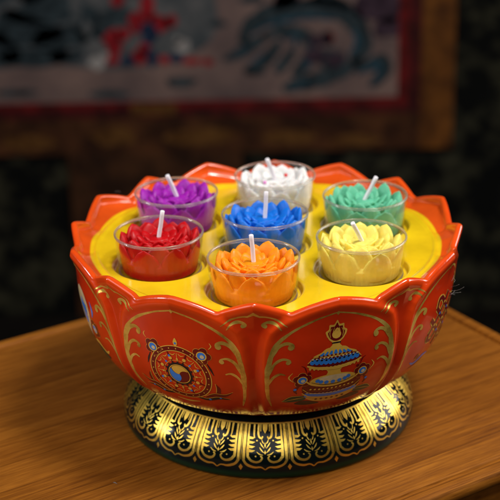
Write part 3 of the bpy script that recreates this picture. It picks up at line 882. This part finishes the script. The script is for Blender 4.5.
THX,THZ=-31.9,-3.9; PX=.1235          # the hanging is laid out in small units from its upper left part
def flat(h0):
    def f(a,b,h):
        a=np.asarray(a,float)*PX; b=np.asarray(b,float)*PX
        P=np.stack([a,0*a-h0-h,-b],-1); return P,np.tile((0,-1.,0),(len(a),1))
    return f
CANVAS=cloth('painted_canvas',(.10,.068,.066),(.23,.146,.122),9,.8,.35,.68)
REDSILK=cloth('red_silk',(.05,.003,.003),(.15,.006,.006),45,.7)
BROC=cloth('gold_brocade',(.05,.015,.003),(.175,.058,.008),38,.7,.36,.66)
BROCD=cloth('brown_brocade',(.026,.008,.003),(.095,.032,.010),22,.75,.40,.70)
PAL=[CANVAS,cloth('painted_dark_teal',(.012,.018,.022),(.038,.054,.062),60),cloth('painted_teal',(.007,.026,.040),(.020,.072,.105),50),
     cloth('painted_red',(.16,.006,.010),(.30,.014,.020),60),cloth('painted_navy',(.006,.012,.03),(.02,.035,.075),60),
     cloth('painted_white',(.22,.20,.19),(.36,.33,.31),60),cloth('painted_plum',(.022,.012,.020),(.06,.035,.05),50),cloth('painted_slate',(.042,.052,.058),(.12,.115,.115),30)]
th=tag(empty('hanging_scroll',(THX,WY-.6,THZ)),'painted cloth scroll with red border and gold brocade edging hanging on the dark wall','scroll')
def frame_mb(x0,x1,y0,y1,wl,wr,wt,wb,d0,d1):
    mb=MB()
    for q in ((x0,x0+wl,y0,y1),(x1-wr,x1,y0,y1),(x0+wl,x1-wr,y0,y0+wt),(x0+wl,x1-wr,y1-wb,y1)):
        V,F=box(q[0]*PX,q[1]*PX,-d1,-d0,-q[3]*PX,-q[2]*PX); mb.add(V,F)
    return mb
X0,X1,Y0,Y1=-180,392,-330,105
mb=MB(); V,F=box(X0*PX,X1*PX,-.2,0,-Y1*PX,-Y0*PX); mb.add(V,F,0)
p=Painter(mb,flat(.21),.006)
def blob(x,y,rx,ry,m,l=1,wob=.22,seed=0):
    rr=random.Random(int(x*7+y*13+seed)); n=11
    p.fill([(x+rx*(1+rr.uniform(-wob,wob))*math.cos(2*math.pi*k/n),y+ry*(1+rr.uniform(-wob,wob))*math.sin(2*math.pi*k/n)) for k in range(n)],m,l,grid=max(3,min(rx,ry)*.7))
def fl(pts,m,l): p.fill(pts,m,l,grid=6)
# misty upper sky, rocks and foliage on the left
fl([(-170,-60),(-60,-80),(60,-70),(170,-70),(200,-40),(215,30),(180,62),(110,72),(40,66),(-60,74),(-170,60)],7,1)
for (x,y,rx,ry) in ((20,30,38,18),(45,10,34,16),(60,40,30,14),(30,58,34,10),(66,58,18,7),(-10,50,30,16),(85,22,14,20),(5,-10,40,20),(120,20,22,9),(105,35,12,8)): blob(x,y,rx,ry,1,2)
for (x,y,rx,ry) in ((-5,15,8,6),(78,12,5,12),(88,30,4,8),(75,50,8,3),(18,4,8,5)): blob(x,y,rx,ry,7,3)
for (x,y,rx,ry) in ((12,94,22,4),(-60,94,26,5),(105,97,20,4.5),(178,86,17,4.5),(215,28,9,4),(250,78,12,3),(250,5,12,4)): blob(x,y,rx,ry,1,2)
# seated red figure with attendants
for (x,y,rx,ry) in ((147,12,8,13),(120,3,7,6),(137,26,9,10),(158,26,11,9),(112,44,9,12),(122,36,8,7),(170,24,7,6),(138,60,8,8),(143,52,6,7),(110,62,7,6),(162,63,5,5),(190,65,9,4),(205,66,6,4)): blob(x,y,rx,ry,3,4)
for (x,y,rx,ry) in ((148,36,8,12),(150,60,5,10),(126,63,7,5),(174,62,7,5)): blob(x,y,rx,ry,4,5)
for (x,y,rx,ry) in ((180,50,8,7),(95,65,8,6),(176,44,3,5),(104,58,4,4)): blob(x,y,rx,ry,5,5)
# curling teal creature on the right
dark=[([(238,48),(246,32),(262,22),(286,17),(318,14),(342,22),(356,40),(357,58),(346,70)],[5,11,13,13,13,13,12,10,6]),
 ([(258,42),(280,36),(300,42),(308,54),(300,70),(288,82)],[4,8,10,9,9,5]),([(278,95),(300,89),(322,84),(344,74),(358,66)],[5,11,11,9,4]),
 ([(220,64),(236,58),(248,50),(262,42)],[3,8,9,5]),([(240,76),(256,70),(268,58),(276,46)],[4,8,9,4]),([(272,78),(282,66),(290,54)],[5,8,4]),
 ([(314,60),(326,66),(340,62)],[8,15,6]),([(350,80),(362,74),(376,68),(378,80),(366,94)],[3,8,11,9,4]),([(300,8),(322,6),(346,14)],[3,9,4]),([(270,14),(282,4),(294,8)],[4,9,4])]
for pts,w in dark: p.stroke(pts,[1.55*q for q in w],1,2,step=3)
teal=[([(250,38),(268,28),(300,23),(332,26)],[2,5,5,2]),([(348,36),(352,50),(344,62)],[3,6,3]),([(280,45),(292,42),(290,54)],[3,6,3]),([(308,58),(302,74)],[4,7]),([(284,94),(304,90)],[3,5]),([(354,80),(372,72),(372,84),(364,94)],[2,6,6,2]),([(246,70),(262,58)],[2,4]),([(228,61),(246,53)],[2,4])]
for pts,w in teal: p.stroke(pts,w,2,3,step=3)
blob(312,46,8,6,6,3); blob(330,68,9,5,6,3)
blob(324,44,5,6,3,4); 
blob(322,46,7,8,6,4); blob(310,62,12,8,6,4); blob(330,66,10,7,6,4)
for (x,y,rx,ry) in ((372,12,24,18),(384,36,16,10),(283,4,13,10),(360,-10,30,12)): blob(x,y,rx,ry,6,2)
mb.build('painting',PAL,th,smooth=False)
frame_mb(X0-10,X1+10,Y0-10,Y1+8,10,10,10,8,0,.24).build('red_border',[REDSILK],th,smooth=False)
MARSILK=cloth('maroon_silk',(.020,.003,.003),(.075,.006,.006),45,.7)
frame_mb(X0-23,X1+23,Y0-23,Y1+17,13,13,13,9,0,.22).build('maroon_border',[MARSILK],th,smooth=False)
g=frame_mb(X0-56,X1+56,Y0-60,Y1+55,33,33,37,38,0,.2); g.m[-6:]=[1]*6
pp=Painter(g,flat(.2),.006); pp.wob=0
for (x,y,rx,ry) in ((20,146,26,8),(108,142,22,10),(195,143,34,9),(-60,146,24,9),(285,146,26,7),(350,150,24,6)):
    rr=random.Random(x); pp.fill([(x+rx*(1+rr.uniform(-.2,.2))*math.cos(2*math.pi*k/11),y+ry*(1+rr.uniform(-.2,.2))*math.sin(2*math.pi*k/11)) for k in range(11)],2,1,grid=6)
pp.fill([(126,107.5),(172,107.5),(172,119.5),(126,119.5)],2,8,grid=6,smooth=False)
g.build('gold_border',[BROC,BROCD,cloth('gold_figure',(.06,.022,.005),(.14,.060,.014),60)],th,smooth=False)
mb=MB(); V,F=box(60*PX,236*PX,-.15,0,-420*PX,-160.2*PX); mb.add(V,F); mb.build('brocade_tail',[cloth('brown_silk',(.020,.007,.003),(.075,.027,.009),22,.75,.40,.70)],th,smooth=False)


# ------------------------------------------------------------------ stray fibres
FIB=paint_mat('fibre',(.22,.20,.18),.5,0,0,.1)
def fibres(name,label,c,n,spread,seed):
    rr=random.Random(seed); mb=MB()
    for i in range(n):
        p=np.array(c,float)+np.array([rr.uniform(-.1,.1),rr.uniform(-.1,.1),rr.uniform(-.5,.5)*spread[2]])
        d=np.array([rr.uniform(.2,1)*spread[0],rr.uniform(-.5,.5),rr.uniform(-1,1)*spread[2]*.6]); d/=np.linalg.norm(d)
        L=rr.uniform(.35,.9)*spread[1]; pts=[]
        k=np.array([rr.uniform(-1,1) for _ in range(3)])*3
        for s in range(9):
            pts.append(p.copy()); d=d+k*.06+np.array([rr.uniform(-.2,.2) for _ in range(3)]); d/=np.linalg.norm(d); p=p+d*L/8
        V,F=tube(pts,.005,5); mb.add(V,F)
    o=mb.build(name,[FIB]); return tag(o,label,'fibre')
fibres('stray_fibre','tuft of fine pale stray fibres caught on the right edge of the bowl',(8.12,-4.45,8.1),7,(.5,.85,1.0),5)
fibres('stray_fibre','thin grey hair sticking up from the left rear petal',(-7.5,5.6,9.1),2,(1.2,.8,.3),8)
mb=MB(); V,F=tube([(-6.98,-7.0,.012),(-6.9,-7.04,.03),(-6.8,-7.12,.012)],[.012,.02,.01],5); mb.add(V,F)
tag(mb.build('lint_fleck',[FIB]),'tiny pale fleck of lint on the table left of the foot','lint')

# ------------------------------------------------------------------ light
def area(name,loc,target,size,power,color,sy=None):
    l=bpy.data.lights.new(name,'AREA'); l.energy=power; l.color=color; l.shape='RECTANGLE'; l.size=size*S; l.size_y=(sy or size)*S
    o=bpy.data.objects.new(name,l); col.objects.link(o); o.location=Vector(loc)*S
    o.rotation_euler=(Vector(target)*S-o.location).to_track_quat('-Z','Y').to_euler(); return o
area('softbox_right',(75,20,28),(0,0,6),54,4.6,(1,.96,.92),36)
area('window_left',(-62,-6,20),(0,0,5),8,1.2,(.92,.96,1.0),12)
area('softbox_left',(-52,-34,46),(0,0,5),38,1.4,(1,.97,.94))
area('softbox_above',(22,-14,78),(0,0,5),15,4.8,(1,.98,.95))
area('softbox_front',(-6,-78,80),(0,0,4),85,5.2,(1,.97,.93))
w=bpy.data.worlds.new('World'); scene.world=w; w.use_nodes=True
w.node_tree.nodes['Background'].inputs[0].default_value=(1,.85,.7,1); w.node_tree.nodes['Background'].inputs[1].default_value=.005

# ------------------------------------------------------------------ camera
cam=bpy.data.cameras.new('camera'); co=bpy.data.objects.new('camera',cam); col.objects.link(co); scene.camera=co
D,el,roll=67.45,math.radians(21.0),-.022
C=Vector((0,-D*math.cos(el),10.1+D*math.sin(el))); aim=Vector((-.728,0,10.1-1.868))
f=(aim-C).normalized(); r_=f.cross(Vector((0,0,1))).normalized(); u_=r_.cross(f)
r2=r_*math.cos(roll)+u_*math.sin(roll); u2=-r_*math.sin(roll)+u_*math.cos(roll)
M=Matrix((r2,u2,-f)).transposed().to_4x4(); M.translation=C*S; co.matrix_world=M
cam.sensor_width=36; cam.lens=1453/500*36; cam.clip_start=.02; cam.clip_end=50
cam.dof.use_dof=True; cam.dof.focus_distance=.615; cam.dof.aperture_fstop=12.5
scene.view_settings.view_transform='Standard'; scene.view_settings.look='None'; scene.view_settings.exposure=0; scene.view_settings.gamma=1
scene.render.resolution_x=scene.render.resolution_y=1024
scene.cycles.transparent_max_bounces=24; scene.cycles.max_bounces=14; scene.cycles.caustics_reflective=False; scene.cycles.caustics_refractive=False
